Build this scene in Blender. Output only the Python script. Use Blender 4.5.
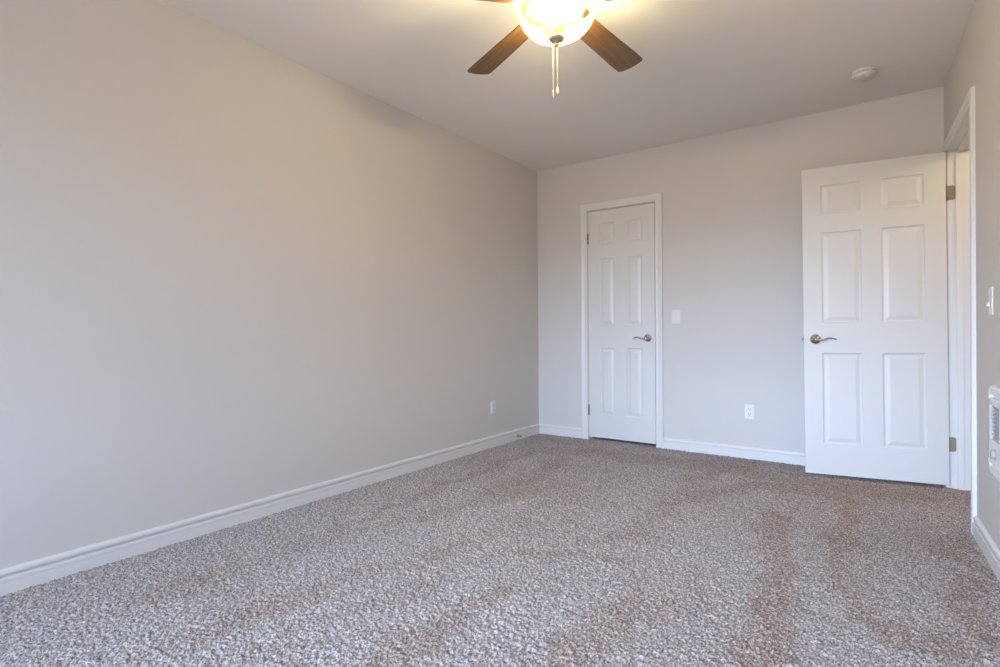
import bpy, bmesh, math, random
import numpy as np
from mathutils import Matrix, Vector

for o in list(bpy.data.objects): bpy.data.objects.remove(o, do_unlink=True)
S = bpy.context.scene
C = S.collection
PI = math.pi
R = math.radians

# ------------------------------------------------------------------ camera
YAW, PITCH, ROLL, FPX = 35.5994, -0.1841, -0.3961, 537.4742
cam_d = bpy.data.cameras.new('camera'); cam = bpy.data.objects.new('camera', cam_d); C.objects.link(cam)
S.camera = cam
cam_d.sensor_width = 36.0; cam_d.sensor_fit = 'HORIZONTAL'
cam_d.lens = FPX / 1000 * 36.0
cam_d.clip_start = 0.02; cam_d.clip_end = 60
y_, p_, r_ = R(YAW), R(PITCH), R(ROLL)
fw = Vector((-math.sin(y_)*math.cos(p_), math.cos(y_)*math.cos(p_), math.sin(p_)))
rt = Vector((math.cos(y_), math.sin(y_), 0)); up = rt.cross(fw)
rt2 = rt*math.cos(r_) + up*math.sin(r_); up2 = -rt*math.sin(r_) + up*math.cos(r_)
m = Matrix.Identity(4)
for i in range(3):
    m[i][0] = rt2[i]; m[i][1] = up2[i]; m[i][2] = -fw[i]
m[0][3], m[1][3], m[2][3] = 2.7196, -4.4342, 0.9809
cam.matrix_world = m

# ------------------------------------------------------------------ world, daylight, exposure
LAMP = (1.0, 0.84, 0.49)
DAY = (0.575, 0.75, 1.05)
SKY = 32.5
BULB = 49.0
GLOW = 0.4
HALL = 17.0
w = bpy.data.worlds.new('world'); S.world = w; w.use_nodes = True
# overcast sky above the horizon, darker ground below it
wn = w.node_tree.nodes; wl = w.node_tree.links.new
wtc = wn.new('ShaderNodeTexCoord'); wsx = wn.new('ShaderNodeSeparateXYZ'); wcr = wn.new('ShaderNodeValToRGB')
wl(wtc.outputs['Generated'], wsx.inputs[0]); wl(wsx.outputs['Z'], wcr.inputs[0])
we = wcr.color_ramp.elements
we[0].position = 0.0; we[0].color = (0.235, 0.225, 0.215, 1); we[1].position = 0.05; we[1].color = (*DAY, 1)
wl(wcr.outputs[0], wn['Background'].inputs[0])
# the sky is brightest straight out from the window (lobe added to brighten the back wall)
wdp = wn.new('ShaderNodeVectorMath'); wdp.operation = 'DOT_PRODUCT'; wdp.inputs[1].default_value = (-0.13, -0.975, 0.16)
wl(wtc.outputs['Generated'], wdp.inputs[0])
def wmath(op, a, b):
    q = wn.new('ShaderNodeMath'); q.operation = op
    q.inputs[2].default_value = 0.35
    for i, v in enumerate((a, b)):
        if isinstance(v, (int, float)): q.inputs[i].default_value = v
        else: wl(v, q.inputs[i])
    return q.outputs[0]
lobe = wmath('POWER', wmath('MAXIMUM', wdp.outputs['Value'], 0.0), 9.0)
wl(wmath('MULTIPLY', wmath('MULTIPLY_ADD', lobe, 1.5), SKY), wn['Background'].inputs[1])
S.view_settings.view_transform = 'Standard'; S.view_settings.look = 'None'
S.view_settings.gamma = 1.0; S.view_settings.use_curve_mapping = False
S.view_settings.exposure = 0.0

def area(name, loc, rot, sx, sy, power, col):
    d = bpy.data.lights.new(name, 'AREA'); d.shape = 'RECTANGLE'; d.size = sx; d.size_y = sy
    d.energy = power; d.color = col
    o = bpy.data.objects.new(name, d); C.objects.link(o); o.location = loc; o.rotation_euler = rot
    return o
# daylight falling through the window in the wall behind the camera
REAR = -6.6
WX0, WX1, WZ0, WZ1 = 0.7, 2.7, 0.55, 2.10        # window opening
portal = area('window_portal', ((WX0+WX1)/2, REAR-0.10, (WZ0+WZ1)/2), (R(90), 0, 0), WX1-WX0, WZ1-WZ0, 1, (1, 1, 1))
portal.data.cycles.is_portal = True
# ceiling lamp of the hallway beyond the open door
hall = bpy.data.lights.new('hall_light', 'POINT'); hall.energy = HALL; hall.color = (1.0, 0.74, 0.40); hall.shadow_soft_size = 0.12
ho = bpy.data.objects.new('hall_light', hall); C.objects.link(ho); ho.location = (3.80, -0.66, 2.22)

# ------------------------------------------------------------------ materials
def mat(name, col, rough=0.5, metal=0.0, spec=0.5, emis=None, estr=0):
    mt = bpy.data.materials.new(name); mt.use_nodes = True
    b = mt.node_tree.nodes['Principled BSDF']
    b.inputs['Base Color'].default_value = (*col, 1); b.inputs['Roughness'].default_value = rough
    b.inputs['Metallic'].default_value = metal; b.inputs['Specular IOR Level'].default_value = spec
    if emis: b.inputs['Emission Color'].default_value = (*emis, 1); b.inputs['Emission Strength'].default_value = estr
    return mt
def add_bump(mt, scale, strength, dist, detail=3):
    nt = mt.node_tree; n = nt.nodes; b = n['Principled BSDF']
    tc = n.new('ShaderNodeTexCoord'); no = n.new('ShaderNodeTexNoise'); no.inputs['Scale'].default_value = scale
    no.inputs['Detail'].default_value = detail
    bp = n.new('ShaderNodeBump'); bp.inputs['Strength'].default_value = strength; bp.inputs['Distance'].default_value = dist
    nt.links.new(tc.outputs['Object'], no.inputs['Vector']); nt.links.new(no.outputs['Fac'], bp.inputs['Height'])
    nt.links.new(bp.outputs['Normal'], b.inputs['Normal'])
    return mt
M = {}
M['wall'] = add_bump(mat('wall_paint', (0.635, 0.61, 0.59), 0.75, spec=0.25), 90, 0.12, 0.002)
M['ceiling'] = add_bump(mat('ceiling_paint', (0.87, 0.835, 0.79), 0.85, spec=0.2), 70, 0.15, 0.002)
M['trim'] = add_bump(mat('trim_gloss_white', (0.73, 0.72, 0.715), 0.35, spec=0.4), 40, 0.04, 0.001)
M['door'] = add_bump(mat('door_white', (0.69, 0.68, 0.67), 0.38, spec=0.4), 60, 0.05, 0.001)
M['plastic'] = mat('white_plastic', (0.75, 0.745, 0.74), 0.35)
M['ivory'] = mat('off_white_plastic', (0.75, 0.72, 0.68), 0.45)
M['slot'] = mat('slot_dark', (0.10, 0.09, 0.09), 0.6)
M['chrome'] = mat('satin_chrome', (0.60, 0.61, 0.65), 0.16, metal=1)
M['hinge'] = add_bump(mat('hinge_brass', (0.27, 0.22, 0.155), 0.42, metal=0.35), 200, 0.1, 0.0005)
M['fan_metal'] = mat('fan_brushed_bronze', (0.50, 0.38, 0.25), 0.42, metal=0.35)
M['chain'] = mat('chain_brass', (0.62, 0.55, 0.47), 0.4, metal=0.2)
M['heater'] = mat('heater_enamel', (0.80, 0.80, 0.80), 0.4)
M['grille'] = mat('heater_grille', (0.42, 0.42, 0.43), 0.5)
M['dark'] = mat('closet_dark', (0.12, 0.11, 0.10), 0.9)
M['frosted'] = mat('frosted_glass', (0.8, 0.8, 0.75), 0.3)

# walnut fan blades: streaky grain running along the blade
mt = mat('blade_walnut', (0.2, 0.1, 0.05), 0.36); nt = mt.node_tree; n = nt.nodes
tc = n.new('ShaderNodeTexCoord'); mp = n.new('ShaderNodeMapping'); mp.inputs['Scale'].default_value = (3, 55, 30)
no = n.new('ShaderNodeTexNoise'); no.inputs['Scale'].default_value = 1.6; no.inputs['Detail'].default_value = 6
cr = n.new('ShaderNodeValToRGB'); cr.color_ramp.elements[0].color = (0.108, 0.054, 0.015, 1); cr.color_ramp.elements[1].color = (0.205, 0.108, 0.031, 1)
cr.color_ramp.elements[0].position = .3; cr.color_ramp.elements[1].position = .7
nt.links.new(tc.outputs['Object'], mp.inputs[0]); nt.links.new(mp.outputs[0], no.inputs['Vector'])
nt.links.new(no.outputs['Fac'], cr.inputs[0]); nt.links.new(cr.outputs[0], n['Principled BSDF'].inputs['Base Color'])
M['blade'] = mt

# lit alabaster glass of the fan's bowl: it gives off the lamp's light
mt = mat('alabaster_glass', (0.85, 0.78, 0.6), 0.25); nt = mt.node_tree; n = nt.nodes
tc = n.new('ShaderNodeTexCoord'); mp = n.new('ShaderNodeMapping'); mp.inputs['Scale'].default_value = (1, 1, 1.6); mp.inputs['Location'].default_value = (0.37, 0.1, 0.2)
no = n.new('ShaderNodeTexNoise'); no.inputs['Scale'].default_value = 5.5; no.inputs['Detail'].default_value = 2.5; no.inputs['Distortion'].default_value = 1.3
cr = n.new('ShaderNodeValToRGB'); e = cr.color_ramp.elements
e[0].position = .38; e[0].color = (0.10, 0.075, 0.02, 1); e[1].position = .55; e[1].color = (1.0, 0.95, 0.75, 1)
nt.links.new(tc.outputs['Object'], mp.inputs[0]); nt.links.new(mp.outputs[0], no.inputs['Vector']); nt.links.new(no.outputs['Fac'], cr.inputs[0])
b = n['Principled BSDF']; nt.links.new(cr.outputs[0], b.inputs['Emission Color']); nt.links.new(cr.outputs[0], b.inputs['Base Color']); b.inputs['Emission Strength'].default_value = GLOW
tr = n.new('ShaderNodeBsdfTransparent'); tr.inputs[0].default_value = (1.0, 0.93, 0.76, 1)
ms = n.new('ShaderNodeMixShader'); ms.inputs[0].default_value = 0.55
nt.links.new(tr.outputs[0], ms.inputs[1]); nt.links.new(b.outputs[0], ms.inputs[2]); nt.links.new(ms.outputs[0], n['Material Output'].inputs['Surface'])
M['bowl'] = mt

# carpet: flecked frieze pile, nap laid in vacuum strokes (attribute "nap")
mt = mat('carpet_frieze', (0.4, 0.35, 0.32), 0.95, spec=0.1); nt = mt.node_tree; n = nt.nodes; L = nt.links.new
b = n['Principled BSDF']; b.inputs['Sheen Weight'].default_value = 0.15; b.inputs['Sheen Roughness'].default_value = 0.6
tc = n.new('ShaderNodeTexCoord')
def noise(sc, det):
    q = n.new('ShaderNodeTexNoise'); q.inputs['Scale'].default_value = sc; q.inputs['Detail'].default_value = det
    L(tc.outputs['Object'], q.inputs['Vector']); return q
n1 = noise(150, 2.0); n2 = noise(300, 1.0)
add = n.new('ShaderNodeMath'); add.operation = 'MULTIPLY_ADD'; add.inputs[1].default_value = 0.35
L(n2.outputs['Fac'], add.inputs[0]); L(n1.outputs['Fac'], add.inputs[2])
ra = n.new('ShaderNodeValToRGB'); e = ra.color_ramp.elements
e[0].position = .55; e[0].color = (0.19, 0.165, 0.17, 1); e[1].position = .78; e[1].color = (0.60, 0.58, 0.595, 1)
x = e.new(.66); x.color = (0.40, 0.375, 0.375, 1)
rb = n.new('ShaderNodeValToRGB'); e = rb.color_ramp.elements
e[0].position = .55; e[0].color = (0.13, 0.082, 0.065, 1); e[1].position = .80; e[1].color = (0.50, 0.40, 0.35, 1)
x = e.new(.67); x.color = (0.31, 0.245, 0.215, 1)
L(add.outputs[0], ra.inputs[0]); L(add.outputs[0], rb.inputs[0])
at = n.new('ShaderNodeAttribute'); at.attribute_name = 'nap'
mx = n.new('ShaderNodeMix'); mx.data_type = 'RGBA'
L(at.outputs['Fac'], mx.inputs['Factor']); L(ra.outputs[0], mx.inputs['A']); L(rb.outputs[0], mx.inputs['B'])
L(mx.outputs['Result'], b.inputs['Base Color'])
bp = n.new('ShaderNodeBump'); bp.inputs['Strength'].default_value = 0.6; bp.inputs['Distance'].default_value = 0.004
L(n1.outputs['Fac'], bp.inputs['Height']); L(bp.outputs['Normal'], b.inputs['Normal'])
M['carpet'] = mt

# ------------------------------------------------------------------ mesh helpers
class MB:
    def __init__(s): s.v = []; s.f = []; s.sm = []
    def add(s, vs, fs, smooth=False):
        o = len(s.v); s.v += [tuple(v) for v in vs]; s.f += [tuple(i+o for i in f) for f in fs]; s.sm += [smooth]*len(fs); return s
    def box(s, a, b):
        (x0,y0,z0),(x1,y1,z1) = a, b
        return s.add([(x0,y0,z0),(x1,y0,z0),(x1,y1,z0),(x0,y1,z0),(x0,y0,z1),(x1,y0,z1),(x1,y1,z1),(x0,y1,z1)],
                     [(0,3,2,1),(4,5,6,7),(0,1,5,4),(1,2,6,5),(2,3,7,6),(3,0,4,7)])
    def lathe(s, prof, M4=None, seg=48, smooth=True):      # prof: (r, z) about z
        M4 = M4 or Matrix.Identity(4); vs = []; fs = []; k = len(prof)
        for i in range(seg):
            a = 2*PI*i/seg
            for r, z in prof: vs.append(M4 @ Vector((r*math.cos(a), r*math.sin(a), z)))
        for i in range(seg):
            j = (i+1) % seg
            for q in range(k-1): fs.append((i*k+q, j*k+q, j*k+q+1, i*k+q+1))
        return s.add(vs, fs, smooth)
    def tube(s, pts, rad, seg=12, flat=1.0, upv=(0,0,1)):   # rad: float or list; flat scales the cross-section along upv
        pts = [Vector(p) for p in pts]; vs = []; fs = []
        rad = rad if isinstance(rad, (list, tuple)) else [rad]*len(pts); nn = len(pts)
        for i, p in enumerate(pts):
            t = (pts[min(i+1, nn-1)] - pts[max(i-1, 0)]).normalized()
            u = Vector(upv); u = (u - t*u.dot(t)); u = u.normalized() if u.length > 1e-4 else t.orthogonal().normalized()
            w_ = t.cross(u)
            for q in range(seg):
                a = 2*PI*q/seg; vs.append(p + (u*math.cos(a)*flat + w_*math.sin(a))*rad[i])
        for i in range(nn-1):
            for q in range(seg):
                q2 = (q+1) % seg; fs.append((i*seg+q, i*seg+q2, (i+1)*seg+q2, (i+1)*seg+q))
        fs.append(tuple(range(seg))[::-1]); fs.append(tuple((nn-1)*seg+q for q in range(seg)))
        return s.add(vs, fs, True)
    def prism(s, poly, fn, a, b):      # poly of 2D points, fn(u, v, t) -> 3D
        k = len(poly); vs = [fn(u, v, a) for u, v in poly] + [fn(u, v, b) for u, v in poly]
        fs = [(i, (i+1) % k, k+(i+1) % k, k+i) for i in range(k)] + [tuple(range(k))[::-1], tuple(range(k, 2*k))]
        return s.add(vs, fs)
    def build(s, name, m, parent=None, bevel=0, seg=2, auto=True):
        me = bpy.data.meshes.new(name); me.from_pydata(s.v, [], s.f)
        me.polygons.foreach_set('use_smooth', s.sm); me.materials.append(m)
        bm = bmesh.new(); bm.from_mesh(me); bmesh.ops.remove_doubles(bm, verts=bm.verts, dist=1e-6)
        bmesh.ops.recalc_face_normals(bm, faces=bm.faces); bm.to_mesh(me); bm.free()
        o = bpy.data.objects.new(name, me); C.objects.link(o)
        if parent: o.parent = parent
        if bevel:
            md = o.modifiers.new('bevel', 'BEVEL'); md.width = bevel; md.segments = seg; md.limit_method = 'ANGLE'; md.angle_limit = R(40)
        return o
def empty(name, loc, rz=0, label=None, cat=None, group=None):
    o = bpy.data.objects.new(name, None); C.objects.link(o); o.location = loc; o.rotation_euler = (0, 0, rz)
    o.empty_display_size = .05
    if label: o['label'] = label
    if cat: o['category'] = cat
    if group: o['group'] = group
    return o
def struct(o, label=None):
    o['kind'] = 'structure'
    if label: o['label'] = label
    return o
def place(o, loc, rz): o.location = loc; o.rotation_euler = (0, 0, rz); return o

# ------------------------------------------------------------------ room dimensions
H = 2.5226; ANG = R(2.1812); WX = 3.03; RRZ = -(PI/2 - ANG)     # right wall swings out by ANG
TH = 0.12
def rw(s, o, z=0):   # right-wall coordinates -> world (s along the wall from the back corner, o outward)
    return (WX + s*math.sin(ANG) + o*math.cos(ANG), -s*math.cos(ANG) + o*math.sin(ANG), z)
RLEN = 6.62
C0, C1, CZ = 0.534, 1.149, 2.060      # closet opening
D0, D1, DZ = 0.150, 0.998, 2.072      # doorway in the right wall (along s)

# walls -------------------------------------------------------------
b = MB(); b.box((-TH, REAR-.1, 0), (0, TH, H))
struct(b.build('wall_left', M['wall']), 'long plain greige wall on the left with a white baseboard')
b = MB(); b.box((0, 0, 0), (C0-.02, TH, H)); b.box((C1+.02, 0, 0), (WX+.2, TH, H)); b.box((C0-.02, 0, CZ+.02), (C1+.02, TH, H))
struct(b.build('wall_back', M['wall']), 'greige back wall holding the narrow closet door')
b = MB(); b.box((0, 0, 0), (D0-.02, TH, H)); b.box((D1+.02, 0, 0), (RLEN, TH, H)); b.box((D0-.02, 0, DZ+.02), (D1+.02, TH, H))
struct(place(b.build('wall_right', M['wall']), (WX, 0, 0), RRZ), 'greige right wall with the open doorway')
b = MB(); b.box((-TH, REAR-TH, 0), (WX0, REAR, H)); b.box((WX1, REAR-TH, 0), (WX+.5, REAR, H))
b.box((WX0, REAR-TH, 0), (WX1, REAR, WZ0)); b.box((WX0, REAR-TH, WZ1), (WX1, REAR, H))
struct(b.build('wall_rear', M['wall']), 'rear wall behind the viewer, with the window')
b = MB(); b.box((-TH, REAR-TH, H), (5.2, TH, H+.1))
struct(b.build('ceiling', M['ceiling']), 'flat matt ceiling')
# window behind the camera
wf = MB()
for a_, c_ in (((WX0, REAR-.09, WZ0), (WX0+.05, REAR-.02, WZ1)), ((WX1-.05, REAR-.09, WZ0), (WX1, REAR-.02, WZ1)),
               ((WX0+.05, REAR-.09, WZ0), (WX1-.05, REAR-.02, WZ0+.05)), ((WX0+.05, REAR-.09, WZ1-.05), (WX1-.05, REAR-.02, WZ1)),
               (((WX0+WX1)/2-.025, REAR-.08, WZ0+.05), ((WX0+WX1)/2+.025, REAR-.03, WZ1-.05))): wf.box(a_, c_)
struct(wf.build('window_1', M['plastic']), 'white window frame in the rear wall')

# closet interior and hallway shell ----------------------------------
b = MB(); b.box((C0-.3, .70, 0), (C1+.3, .76, H)); b.box((C0-.36, TH, CZ+.3), (C1+.36, .76, CZ+.36)); b.box((C0-.36, TH, 0), (C0-.3, .76, H)); b.box((C1+.3, TH, 0), (C1+.36, .76, H))
struct(b.build('wall_closet', M['wall']))
b = MB(); b.box((4.55, -2.6, 0), (4.65, TH+.1, H)); b.box((WX+.2, TH-.12, 0), (4.55, TH, H)); b.box((WX+.25, -2.7, 0), (4.65, -2.6, H))
struct(b.build('wall_hall', M['wall']))

# floor: one carpet, displaced pile -----------------------------------
NAP = [
    ([(0.49, -3.64), (0.54, -2.98), (0.74, -2.25), (1.06, -1.49)], 0.07, 0.5),
    ([(0.88, -3.67), (0.95, -3.25), (1.0, -2.94), (1.13, -2.57)], 0.08, 0.7),
    ([(1.15, -3.59), (1.19, -3.29), (1.26, -3.04), (1.25, -2.78)], 0.07, 0.6),
    ([(1.49, -3.38), (1.49, -3.13), (1.54, -2.79)], 0.10, 1.0),
    ([(1.97, -3.04), (1.94, -2.77), (1.99, -2.55)], 0.09, 0.8),
    ([(2.04, -2.68), (2.14, -2.45)], 0.05, 0.4),
    ([(2.43, -2.72), (2.37, -2.37), (2.32, -1.91), (2.19, -1.22)], 0.08, 1.0),
    ([(2.61, -2.08), (2.58, -1.6), (2.51, -0.79)], 0.05, 0.8),
    ([(2.63, -2.21), (2.77, -2.31), (2.9, -2.32)], 0.05, 0.9),
    ([(2.97, -2.18), (2.99, -1.67), (2.98, -1.18)], 0.08, 0.8),
    ([(1.4, -2.44), (1.69, -2.34), (1.87, -2.24)], 0.08, 0.8),
    ([(1.53, -2.18), (1.8, -1.92)], 0.09, 0.6),
    ([(1.78, -1.22), (2.07, -0.72), (2.6, -0.73)], 0.13, 0.7),
    ([(1.78, -2.01), (1.68, -0.85), (1.78, -0.47)], 0.10, 0.5),
    ([(0.49, -2.77), (0.45, -2.01), (0.36, -0.65)], 0.05, 0.9),
    ([(0.53, -0.54), (1.62, -0.41), (2.79, -0.48)], 0.25, 0.6),
    ([(0.8, -1.96), (0.7, -0.84)], 0.12, 0.6),
    ([(1.3, -1.1), (1.18, -1.7), (1.13, -2.22)], 0.08, 0.4),
]
rng = np.random.default_rng(7)
def smooth_noise(xs, ys, cell, seed):
    g = np.random.default_rng(seed).random((int(6/cell)+6, int(8/cell)+6))
    u = (xs+.5)/cell; v = (ys+7)/cell
    i = np.floor(u).astype(int); j = np.floor(v).astype(int); fu = u-i; fv = v-j
    fu = fu*fu*(3-2*fu); fv = fv*fv*(3-2*fv)
    return (g[i, j]*(1-fu)+g[i+1, j]*fu)*(1-fv) + (g[i, j+1]*(1-fu)+g[i+1, j+1]*fu)*fv
CELL = 0.0043
xs = np.concatenate([np.arange(-0.02, 3.34, CELL), np.array([3.4, 3.8, 4.2, 4.6])])
ys = np.concatenate([np.array([REAR-.1, -5.8, -4.9, -4.5, -4.2]), np.arange(-4.0, 0.045, CELL), np.array([.2, .5, .8])])
X, Y = np.meshgrid(xs, ys, indexing='ij')
fine = ((X < 3.35) & (Y > -4.01) & (Y < .05)).astype(float)
Z = (rng.random(X.shape)-.5)*.0085 + (smooth_noise(X, Y, .009, 2)-.5)*.007 + (smooth_noise(X, Y, .05, 3)-.5)*.002
Z = Z*fine
warp1 = (smooth_noise(X, Y, .14, 4)-.5)*.13 + (smooth_noise(X, Y, .03, 5)-.5)*.05
warp2 = (smooth_noise(X, Y, .16, 6)-.5)*.13 + (smooth_noise(X, Y, .03, 8)-.5)*.05
nap = np.zeros_like(X); Xw = X+warp1; Yw = Y+warp2
for pts, wd, st in NAP:
    dmin = np.full(X.shape, 9.)
    for (ax, ay), (bx, by) in zip(pts[:-1], pts[1:]):
        dx, dy = bx-ax, by-ay; t = np.clip(((Xw-ax)*dx+(Yw-ay)*dy)/(dx*dx+dy*dy), 0, 1)
        dmin = np.minimum(dmin, np.hypot(Xw-ax-t*dx, Yw-ay-t*dy))
    q = np.clip((wd*.5+.055-dmin)/.07, 0, 1); nap = np.maximum(nap, st*q*q*(3-2*q))
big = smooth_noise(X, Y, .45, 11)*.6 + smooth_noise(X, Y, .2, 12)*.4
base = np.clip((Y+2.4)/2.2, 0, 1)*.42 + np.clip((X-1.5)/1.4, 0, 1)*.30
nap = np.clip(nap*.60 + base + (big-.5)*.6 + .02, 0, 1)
nx, ny = X.shape
me = bpy.data.meshes.new('floor')
me.vertices.add(nx*ny); me.vertices.foreach_set('co', np.stack([X, Y, Z], -1).reshape(-1).astype(np.float32))
idx = np.arange(nx*ny).reshape(nx, ny)
quads = np.stack([idx[:-1, :-1], idx[1:, :-1], idx[1:, 1:], idx[:-1, 1:]], -1).reshape(-1, 4)
nf = len(quads); me.loops.add(nf*4); me.polygons.add(nf)
me.loops.foreach_set('vertex_index', quads.reshape(-1).astype(np.int32))
me.polygons.foreach_set('loop_start', np.arange(0, nf*4, 4, dtype=np.int32))
me.polygons.foreach_set('use_smooth', np.ones(nf, dtype=bool))
me.update(calc_edges=True)
a_ = me.attributes.new('nap', 'FLOAT', 'POINT'); a_.data.foreach_set('value', nap.reshape(-1).astype(np.float32))
me.materials.append(M['carpet'])
fl = bpy.data.objects.new('floor', me); C.objects.link(fl); struct(fl, 'flecked grey-brown frieze carpet with vacuum strokes')

# baseboards ----------------------------------------------------------
BP = [(0, 0.0), (-.0160, 0.0), (-.0160, .053), (-.0135, .0535), (-.0135, .0560), (-.0160, .0565), (-.0160, .0660), (-.0140, .0700),
      (-.0040, .0710), (-.0015, .0745), (-.0015, .0795), (-.0135, .0815), (-.0145, .085), (-.0135, .0945), (-.0085, .099), (-.004, .1015), (0, .1025)]
def baseboard(name, loc, rz, segs, label):
    b = MB()
    for a0, a1 in segs: b.prism(BP, lambda u, v, t: (t, u, v-.006), a0, a1)
    return struct(place(b.build(name, M['trim']), loc, rz), label)
baseboard('baseboard_left', (0, 0, 0), PI/2, [(REAR, 0)], 'white profiled baseboard along the left wall')
baseboard('baseboard_back', (0, 0, 0), 0, [(0.0, C0-.069), (C1+.069, WX)], 'white profiled baseboard along the back wall')
baseboard('baseboard_right', (WX, 0, 0), RRZ, [(0, D0-.066), (D1+.066, RLEN)], 'white profiled baseboard along the right wall')
baseboard('baseboard_rear', (WX+.3, REAR, 0), PI, [(0, WX+.3)], 'white baseboard under the rear window')
baseboard('baseboard_hall', (4.55, -2.6, 0), -PI/2, [(-2.6, 0)], 'white baseboard in the hallway')

# casings and jambs -----------------------------------------------------
CP = [(0, 0), (0, -.010), (.004, -.014), (.012, -.015), (.020, -.0125), (.030, -.013), (.046, -.017), (.056, -.0175), (.060, -.015), (.060, 0)]
def casing(x0, x1, z1, wdt=.060):
    """mitred casing round an opening; x0/x1/z1 are its inner edges; front toward -Y"""
    b = MB(); k = len(CP)
    P = [(u*wdt/.060, v) for u, v in CP]
    rings = [[(x0-u, v, -.006) for u, v in P], [(x0-u, v, z1+u) for u, v in P], [(x1+u, v, z1+u) for u, v in P], [(x1+u, v, -.006) for u, v in P]]
    vs = sum(rings, []); fs = []
    for r in range(3):
        for i in range(k):
            j = (i+1) % k; fs.append((r*k+i, r*k+j, (r+1)*k+j, (r+1)*k+i))
    return b.add(vs, fs)
def jamb(x0, x1, z1, depth, t=.02, stop=.040):
    b = MB()
    b.box((x0-t, 0, -.006), (x0, depth, z1)); b.box((x1, 0, -.006), (x1+t, depth, z1)); b.box((x0-t, 0, z1), (x1+t, depth, z1+t))
    b.box((x0, stop, -.006), (x0+.011, stop+.032, z1)); b.box((x1-.011, stop, -.006), (x1, stop+.032, z1)); b.box((x0+.011, stop, z1-.011), (x1-.011, stop+.032, z1))
    return b
struct(casing(C0-.006, C1+.006, CZ+.006, .062).build('trim_1', M['trim']), 'white moulded casing around the closet door')
struct(jamb(C0-.003, C1+.003, CZ+.002, TH, .017).build('trim_2', M['trim']), 'white jamb of the closet door')
struct(place(casing(D0-.005, D1+.005, DZ-.008, .060).build('trim_3', M['trim']), (WX, 0, 0), RRZ), 'white casing around the open doorway on the right')
struct(place(jamb(D0, D1, DZ-.012, TH+.015).build('trim_4', M['trim']), (WX, 0, 0), RRZ), 'white jamb and stop of the open doorway')

# six-panel doors --------------------------------------------------------
def door_leaf(W, Hd, T, stile, mid, zs):
    """local: hinge edge at x=0, extends to x=-W; faces at y=0 (front) and y=T"""
    pw = (W - 2*stile - mid)/2
    xs_ = [-W, -W+stile, -W+stile+pw, -W+stile+pw+mid, -stile, 0]
    zz = [0]
    for a0, a1 in zs: zz += [a0, a1]
    zz.append(Hd)
    b = MB()
    prof = [(0, 0), (.003, .0045), (.009, .0075), (.014, .0078), (.036, .0018), (.040, .0012)]   # (inset, depth)
    for side in (0, 1):
        fy = (lambda d: d) if side == 0 else (lambda d: T-d)
        for i in range(5):
            for j in range(len(zz)-1):
                x0, x1, z0, z1 = xs_[i], xs_[i+1], zz[j], zz[j+1]
                if i in (1, 3) and j % 2 == 1:
                    rings = [[(x0+q, fy(d), z0+q), (x1-q, fy(d), z0+q), (x1-q, fy(d), z1-q), (x0+q, fy(d), z1-q)] for q, d in prof]
                    for r in range(len(rings)-1):
                        vs = rings[r]+rings[r+1]; b.add(vs, [(k, (k+1) % 4, 4+(k+1) % 4, 4+k) for k in range(4)])
                    b.add(rings[-1], [(0, 1, 2, 3)])
                else:
                    b.add([(x0, fy(0), z0), (x1, fy(0), z0), (x1, fy(0), z1), (x0, fy(0), z1)], [(0, 1, 2, 3)])
    for i in range(5):
        for z in (0, Hd): b.add([(xs_[i], 0, z), (xs_[i+1], 0, z), (xs_[i+1], T, z), (xs_[i], T, z)], [(0, 1, 2, 3)])
    for j in range(len(zz)-1):
        for x in (-W, 0): b.add([(x, 0, zz[j]), (x, T, zz[j]), (x, T, zz[j+1]), (x, 0, zz[j+1])], [(0, 1, 2, 3)])
    return b
def lever(x, z, d, y=0.0, fs=-1):
    """rose + wave lever at (x, z) on the face y, reaching along d; fs = direction the face looks"""
    b = MB(); M4 = Matrix.Translation((x, y, z)) @ Matrix.Rotation(R(90) if fs < 0 else R(-90), 4, 'X')
    b.lathe([(0, 0), (.0325, 0), (.0335, .004), (.031, .009), (.024, .013), (.014, .0155), (.012, .020), (.0115, .045), (0, .046)], M4, 40)
    pts = []; rd = []
    for i in range(15):
        t = i/14
        pts.append((x+d*(-.006+.122*t), y+fs*(.044+.010*math.sin(PI*min(t*1.2, 1))*.6), z - .010*math.sin(t*PI*1.0)*(1-t) + .013*math.sin(max(0, (t-.35))/.65*PI)*1.0 - .004*t))
        rd.append(.0105*(1-t)+.0055*t if t > .1 else .012)
    b.tube(pts, rd, 12, flat=.75)
    return b
def hinge(z, leaf=None):
    """knuckle barrel standing at the origin, optional leaf"""
    b = MB(); b.lathe([(0, z-.047), (.004, z-.046), (.0062, z-.044), (.0062, z+.044), (.004, z+.046), (0, z+.047)], None, 14)
    return b

# closet door: hinged left, lever right; front face flush with wall
W1 = C1-C0; HD1 = 2.030
d1 = place(door_leaf(W1, HD1, .035, .112, .112, [(.205, .805), (1.0, 1.60), (1.725, 1.915)]).build('door_1', M['door']), (C1, .0, .027), 0)
struct(d1, 'closed narrow white six-panel closet door in the back wall')
lv = lever(-.062, .893, -1).build('door_handle', M['chrome'], d1); lv['label'] = 'satin chrome lever handle'
for z in (.243, 1.788):
    hb = MB(); hb.lathe([(0, z-.050), (.004, z-.049), (.0065, z-.046), (.0065, z+.046), (.004, z+.049), (0, z+.050)], Matrix.Translation((-W1-.0015, -.0045, 0)), 14)
    hb.box((-W1-.0115, -.003, z-.044), (-W1+.008, -.0003, z+.044)); ho_ = hb.build('hinge', M['hinge'], d1); ho_['label'] = 'brown metal hinge'
b = MB(); b.box((-.0012, .006, .865), (.0016, .030, .925)); b.build('latch', M['chrome'], d1)

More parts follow.
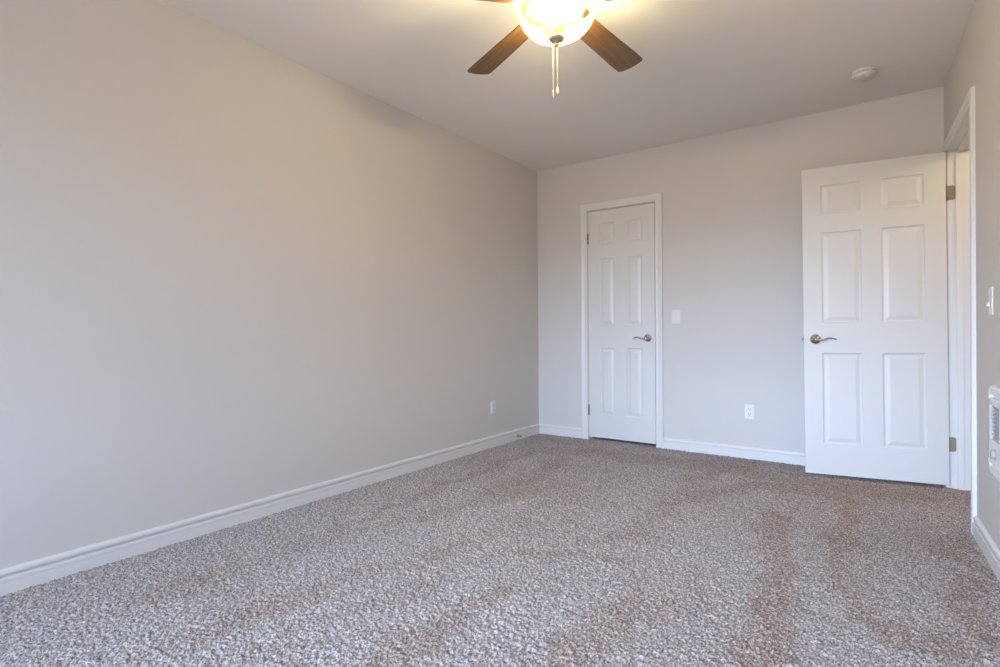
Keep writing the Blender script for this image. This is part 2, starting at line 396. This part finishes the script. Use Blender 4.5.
# open entry door: swung into the room from the right wall
W2 = 0.764; OA = R(8.993)
d2 = place(door_leaf(W2, 2.032, .035, .1065, .107, [(.204, .804), (1.003, 1.602), (1.722, 1.915)]).build('door_2', M['door']), (3.0372, -.1837, .026), OA)
d2.rotation_euler = (0, R(-.38), OA)
struct(d2, 'wide white six-panel door standing open into the room on the right')
lv = lever(-W2+.068, .896, 1).build('door_handle', M['chrome'], d2); lv['label'] = 'satin chrome lever handle on the near face'
lever(-W2+.060, .893, 1, .035, 1).build('door_handle', M['chrome'], d2)
M['latch'] = mat('latch_steel', (0.28, 0.28, 0.31), 0.5, metal=0.3)
b = MB(); b.box((-W2-.0015, .005, .865), (-W2+.001, .030, .921)); b.box((-W2-.011, .011, .884), (-W2-.001, .024, .902)); b.build('latch', M['latch'], d2)
def jamb_hinge(z):
    b = MB(); b.lathe([(0, z-.046), (.0065, z-.044), (.0065, z+.044), (0, z+.046)], Matrix.Translation((D0+.002, -.004, 0)), 14)
    # leaf on the jamb face with rounded corners
    r = .012; pts = []
    for cx_, cz_, a0 in ((.036-r, z+.044-r, 0), (.036-r, z-.044+r, -90)):
        for k in range(5):
            a = R(a0 + (90-k*22.5 if a0 == 0 else 90-k*22.5)); pts.append((cx_+r*math.cos(a), cz_+r*math.sin(a)))
    pts += [(-.002, z-.044), (-.002, z+.044)]
    b.prism(pts, lambda u, v, t: (t, u, v), D0, D0+.003)
    return b
for z in (.272, 1.812):
    h_ = place(jamb_hinge(z).build('hinge', M['hinge']), (WX, 0, 0), RRZ)
    bpy.context.view_layer.update()
    h_.parent = d2; h_.matrix_parent_inverse = d2.matrix_world.inverted(); h_['label'] = 'brown metal hinge leaf on the jamb'

# ------------------------------------------------------------------ wall fixtures (built with the front toward -Y, z centred)
def plate(wd, ht, t=.0055):
    b = MB(); w2, h2 = wd/2, ht/2
    b.add([(-w2, 0, -h2), (w2, 0, -h2), (w2, 0, h2), (-w2, 0, h2), (-w2, -t*.5, -h2), (w2, -t*.5, -h2), (w2, -t*.5, h2), (-w2, -t*.5, h2),
           (-w2+.005, -t, -h2+.005), (w2-.005, -t, -h2+.005), (w2-.005, -t, h2-.005), (-w2+.005, -t, h2-.005)],
          [(0, 1, 5, 4), (1, 2, 6, 5), (2, 3, 7, 6), (3, 0, 4, 7), (4, 5, 9, 8), (5, 6, 10, 9), (6, 7, 11, 10), (7, 4, 8, 11), (8, 9, 10, 11), (0, 3, 2, 1)])
    return b
def screw(parent, x, z):
    b = MB(); b.lathe([(0, 0), (.0032, 0), (.0028, .0012), (0, .0015)], Matrix.Translation((x, -.0054, z)) @ Matrix.Rotation(R(90), 4, 'X'), 12)
    return b.build('screw', M['ivory'], parent)
def outlet(loc, rz, label):
    t = empty('wall_outlet', loc, rz, label, 'wall outlet', 'white wall outlets')
    plate(.072, .116).build('cover_plate', M['plastic'], t, .0008)
    for s in (-1, 1):
        b = MB(); poly = []
        for k in range(24):
            a = 2*PI*k/24; poly.append((.0172*math.cos(a), max(-.0145, min(.0145, .0172*math.sin(a)))+s*.0195))
        b.prism(poly, lambda u, v, q: (u, q, v), -.0078, -.005)
        r = b.build('receptacle', M['plastic'], t)
        b = MB(); z0 = s*.0195
        b.box((-.0080, -.0082, z0-.001), (-.0058, -.0076, z0+.009)); b.box((.0058, -.0082, z0+.000), (.0080, -.0076, z0+.008))
        b.lathe([(0, 0), (.0028, 0), (.0028, .0006), (0, .0006)], Matrix.Translation((0, -.0076, z0-.0075)) @ Matrix.Rotation(R(90), 4, 'X'), 12, False)
        b.build('slots', M['slot'], r)
    screw(t, 0, 0)
    return t
outlet((1.880, 0, .357), 0, 'white wall outlet low on the back wall between the two doors')
outlet((0, -.745, .335), PI/2, 'white wall outlet low on the left wall near the corner')
# decorator rocker switch by the closet
t = empty('light_switch', (1.327, 0, 1.095), 0, 'small white rocker light switch on the back wall beside the closet door', 'light switch', 'white light switches')
plate(.072, .116).build('cover_plate', M['plastic'], t, .0008)
b = MB(); b.prism([(-.0335, -.0055), (-.0335, -.009), (0, -.0075), (.0335, -.0125), (.0335, -.0055)], lambda u, v, q: (q, v, u), -.0165, .0165); b.build('rocker', M['plastic'], t)
screw(t, 0, .048); screw(t, 0, -.048)
# toggle switch on the right wall
t = empty('light_switch', rw(1.405, 0, 1.095), RRZ, 'white toggle light switch on the right wall above the wall heater', 'light switch', 'white light switches')
plate(.072, .116, .0045).build('cover_plate', M['plastic'], t, .0008)
b = MB(); b.prism([(-.011, -.006), (.011, -.006), (.003, -.015), (-.009, -.017)], lambda u, v, q: (q, v, u-.012), -.0055, .0055); b.build('toggle', M['plastic'], t, .001)
screw(t, 0, .030); screw(t, 0, -.030)

# wall heater ------------------------------------------------------------
t = empty('wall_heater', rw(1.432, 0, .387), RRZ, 'white recessed wall heater with grey grille low on the right wall', 'heater')
def rrect(x0, x1, z0, z1, r, k=6):
    pts = []
    for cx_, cz_, a0 in ((x1-r, z1-r, 0), (x0+r, z1-r, 90), (x0+r, z0+r, 180), (x1-r, z0+r, 270)):
        for i in range(k+1):
            a = R(a0+90*i/k); pts.append((cx_+r*math.cos(a), cz_+r*math.sin(a)))
    return pts
def rings_mesh(specs):   # specs: list of (x0,x1,z0,z1,r,y)
    b = MB(); rg = [[(u, y, v) for u, v in rrect(x0, x1, z0, z1, r)] for x0, x1, z0, z1, r, y in specs]; k = len(rg[0])
    vs = sum(rg, []); fs = []
    for r in range(len(rg)-1):
        for i in range(k): fs.append((r*k+i, r*k+(i+1) % k, (r+1)*k+(i+1) % k, (r+1)*k+i))
    b.add(vs, fs); return b, k, len(rg)
HW, HH = .33, .362
b, k, nr = rings_mesh([(0, HW, 0, HH, .050, 0), (0, HW, 0, HH, .050, -.010), (.005, HW-.005, .005, HH-.005, .045, -.016), (.010, HW-.010, .010, HH-.010, .040, -.018),
                       (.030, HW-.030, .030, HH-.030, .026, -.018), (.034, HW-.034, .034, HH-.034, .022, -.006), (.062, HW-.062, .062, HH-.062, .010, -.006)])
b.build('frame', M['heater'], t)
b, k, nr = rings_mesh([(.052, HW-.052, .048, HH-.048, .012, -.004), (.052, HW-.052, .048, HH-.048, .012, -.019), (.056, HW-.056, .052, HH-.052, .009, -.022)])
b.add([(u, -.022, v) for u, v in rrect(.056, HW-.056, .052, .150, .009)], [tuple(range(28))])
for x0, x1 in ((.056, .090), (HW-.090, HW-.056)): b.box((x0, -.0225, .150), (x1, -.006, HH-.058))
b.box((.056, -.0225, HH-.075), (HW-.056, -.006, HH-.052)); b.box((.056, -.0225, .135), (HW-.056, -.006, .150))
b.build('front_panel', M['heater'], t)
b = MB(); M4 = Matrix.Translation((.165, -.022, .098)) @ Matrix.Rotation(R(90), 4, 'X')
b.lathe([(0, 0), (.019, 0), (.018, .010), (.014, .013), (0, .013)], M4, 24); b.build('thermostat_knob', M['grille'], t)
g = MB(); g.box((.0895, -.0215, .150), (.093, -.004, HH-.075)); g.box((HW-.093, -.0215, .150), (HW-.0895, -.004, HH-.075)); g.box((.085, -.008, .145), (HW-.085, -.004, HH-.070))
for i in range(9):
    z = .152+i*.0155; g.add([(.091, -.018, z), (HW-.091, -.018, z), (HW-.091, -.009, z+.009), (.091, -.009, z+.009), (.091, -.018, z+.002), (HW-.091, -.018, z+.002), (HW-.091, -.009, z+.011), (.091, -.009, z+.011)],
                            [(0, 1, 2, 3), (4, 7, 6, 5), (0, 4, 5, 1), (3, 2, 6, 7), (0, 3, 7, 4), (1, 5, 6, 2)])
g.build('louvre_grille', M['grille'], t)

b = MB(); b.box((.012, -.0188, .060), (.028, -.0176, HH-.060)); b.build('side_strip', M['grille'], t)  # thin strip in the grille colour on the frame face
# door stop on the left baseboard -------------------------------------------
t = empty('door_stop', (.0150, -.395, .040), PI/2, 'small grey spring door stop on the left baseboard near the corner', 'door stop')
b = MB(); M4 = Matrix.Rotation(R(90), 4, 'X')
b.lathe([(0, 0), (.011, 0), (.011, .004), (.006, .006), (0, .006)], M4, 20); b.build('base', M['hinge'], t)
b = MB(); pr_ = [(0, .005)]
for i in range(12): pr_ += [(.0048, .006+i*.004), (.0066, .008+i*.004)]
pr_ += [(.0048, .054), (0, .054)]
b.lathe(pr_, M4, 16); b.build('spring', M['hinge'], t)
b = MB(); b.lathe([(0, .052), (.008, .053), (.008, .064), (.005, .067), (0, .067)], M4, 16); b.build('rubber_tip', M['ivory'], t)

# smoke detector -------------------------------------------------------------
t = empty('smoke_detector', (2.622, -.545, H), 0, 'round off-white smoke detector on the ceiling near the back wall', 'smoke detector')
b = MB(); b.lathe([(0, 0), (.064, 0), (.064, -.010), (.060, -.013), (0, -.013)], None, 48); b.build('mounting_base', M['ivory'], t)
b = MB(); b.lathe([(0, -.013), (.052, -.013), (.052, -.021), (.0595, -.021), (.0595, -.030), (.055, -.036), (.030, -.041), (.012, -.042), (0, -.042)], None, 48)
hs = b.build('housing', M['ivory'], t)
for i in range(18):
    b = MB(); a = 2*PI*i/18; M4 = Matrix.Rotation(a, 4, 'Z')
    vs = [M4 @ Vector(v) for v in ((.050, -.004, -.0205), (.058, -.004, -.0205), (.058, .004, -.0205), (.050, .004, -.0205), (.050, -.004, -.0135), (.058, -.004, -.0135), (.058, .004, -.0135), (.050, .004, -.0135))]
    b.add(vs, [(0, 3, 2, 1), (4, 5, 6, 7), (0, 1, 5, 4), (1, 2, 6, 5), (2, 3, 7, 6), (3, 0, 4, 7)])
    b.build('vent_rib', M['ivory'], hs)
b = MB(); b.lathe([(0, -.0415), (.009, -.0415), (.009, -.0435), (0, -.044)], Matrix.Translation((.018, -.018, 0)), 16); b.build('test_button', M['plastic'], hs)

# ------------------------------------------------------------------ ceiling fan
FX, FY = 1.647, -2.530
ZB = 2.284            # bowl rim
BL = 2.308            # blade plane
fan = empty('ceiling_fan', (FX, FY, H), 0, 'five-blade ceiling fan with dark wooden blades and a glowing alabaster glass bowl', 'ceiling fan')
b = MB(); b.lathe([(0, 0), (.075, 0), (.078, -.010), (.070, -.035), (.052, -.050), (0, -.052)], None, 48); b.build('canopy', M['fan_metal'], fan)
b = MB(); b.lathe([(0, -.050), (.095, -.052), (.118, -.068), (.122, -.105), (.118, -.140), (.100, -.160), (.070, -.166), (0, -.168)], None, 64); b.build('motor_housing', M['fan_metal'], fan)
b = MB(); b.lathe([(0, -.168), (.060, -.168), (.066, -.180), (.062, -.212), (.040, -.222), (.013, -.223), (.013, ZB-H-.098), (0, ZB-H-.098)], None, 40); b.build('light_fitter', M['fan_metal'], fan)
b = MB(); b.lathe([(.013, ZB-H+.012), (.105, ZB-H+.012), (.120, ZB-H+.004), (.118, ZB-H+.002), (.104, ZB-H+.009), (.013, ZB-H+.009)], None, 48); b.build('added_baffle', M['fan_metal'], fan)  # unseen disc added over the bowl to cut the bulbs' light on the ceiling
# glass bowl, open at the top, with thickness
A = .1570; D = .121; out = []; inn = []
for i in range(25):
    a = PI/2*i/24; e_ = .86
    out.append((A*math.sin(a)**e_, ZB-H - D*math.cos(a)**.9 if i < 24 else ZB-H))
    inn.append(((A-.005)*math.sin(a)**e_, ZB-H - (D-.005)*math.cos(a)**.9 if i < 24 else ZB-H))
prof = out + [(A+.003, ZB-H+.004), (A+.002, ZB-H+.008), (A-.004, ZB-H+.008)] + inn[::-1]
b = MB(); b.lathe(prof, None, 72); b.build('glass_bowl', M['bowl'], fan)['label'] = 'glowing white-yellow alabaster glass bowl'
zb = ZB-H-D
b = MB(); b.lathe([(0, zb+.004), (.033, zb+.004), (.0335, zb-.001), (.029, zb-.008), (.019, zb-.014), (.010, zb-.017), (.0085, zb-.023), (.011, zb-.027), (.008, zb-.033), (0, zb-.035)], None, 36)
b.build('finial', M['fan_metal'], fan)
def blade_mesh():
    r0, r1 = .175, .655; N = 26; t = .0028; W0, W1_ = .052, .0665
    outl = []
    for i in range(N+1):
        u = i/N; x_ = r0+(r1-r0)*u; wd = W0+(W1_-W0)*min(1, u*1.25)
        if u < .06: wd *= math.sqrt(max(.0, 1-((.06-u)/.06)**2))*.45+.55
        outl.append((x_, wd))
    tip = []
    rr = .022; xe = r1
    top = [(x_, wd) for x_, wd in outl[:-2]]
    for k in range(7):
        a = R(90-k*15); top.append((xe-rr+rr*math.cos(a), W1_-rr+rr*math.sin(a)))
    for k in range(1, 4): top.append((xe+.006*math.sin(PI/2*k/4)*1.0, (W1_-rr)*(1-k/4)))
    bot = [(x_, -y2) for x_, y2 in top[::-1]]
    poly = top + [(xe+.007, 0)] + bot
    b = MB(); b.prism(poly, lambda u, v, q: (u, v, q), -t, t)
    return b
def iron_mesh():
    b = MB()
    b.tube([(.095, 0, .022), (.125, 0, .018), (.155, 0, .009), (.19, 0, .0065)], [.017, .015, .016, .02], 12, flat=.35)
    b.prism([(.160, -.018), (.160, .018), (.185, .030), (.225, .032), (.245, .020), (.250, 0), (.245, -.020), (.225, -.032), (.185, -.030)], lambda u, v, q: (u, v, q), .0029, .0062)
    return b
bl0 = None
for k in range(5):
    ang = R(35.6 + 49.5 + 72*k)
    if bl0 is None:
        bl0 = blade_mesh().build('blade', M['blade'], fan, .001); ir0 = iron_mesh().build('blade_iron', M['fan_metal'], bl0); bl = bl0
    else:
        bl = bl0.copy(); C.objects.link(bl); ir = ir0.copy(); C.objects.link(ir); ir.parent = bl
    bl.location = (0, 0, BL-H); bl.rotation_euler = (R(-9), R(1.3), ang)
# pull chains hang behind the bowl
def chain(dx, dy, z0, z1, kind):
    b = MB(); z = z0; b.tube([(dx, dy, z0), (dx, dy, z1)], .0009, 6)
    while z > z1:
        b.lathe([(0, z+.0021), (.0017, z+.0014), (.0024, z), (.0017, z-.0014), (0, z-.0021)], Matrix.Translation((dx, dy, 0)), 8); z -= .0058
    c = b.build('pull_chain', M['chain'], fan)
    b = MB(); M4 = Matrix.Translation((dx, dy, z1))
    if kind == 0: b.lathe([(0, .004), (.003, .002), (.004, -.006), (.0065, -.014), (.0075, -.022), (.005, -.030), (0, -.033)], M4, 16)
    else: b.lathe([(0, .003), (.002, .0), (.0035, -.008), (.003, -.022), (.001, -.034), (0, -.036)], M4, 12)
    b.build('pendant', M['chain'], c)
fv = Vector((-math.sin(y_), math.cos(y_))); rv = Vector((math.cos(y_), math.sin(y_)))
c1 = rv*(-.006)+fv*.085; c2 = rv*.012+fv*.085
zt = -.212
chain(c1.x, c1.y, zt, 1.992-H, 1); chain(c2.x, c2.y, zt, 2.004-H, 0)
# bulbs inside the bowl
for k in range(3):
    a = R(20+120*k)
    d = bpy.data.lights.new('fan_bulb', 'POINT'); d.energy = BULB; d.color = LAMP; d.shadow_soft_size = .035
    o = bpy.data.objects.new('fan_bulb', d); C.objects.link(o); o.location = (FX+.085*math.cos(a), FY+.085*math.sin(a), ZB-.042)
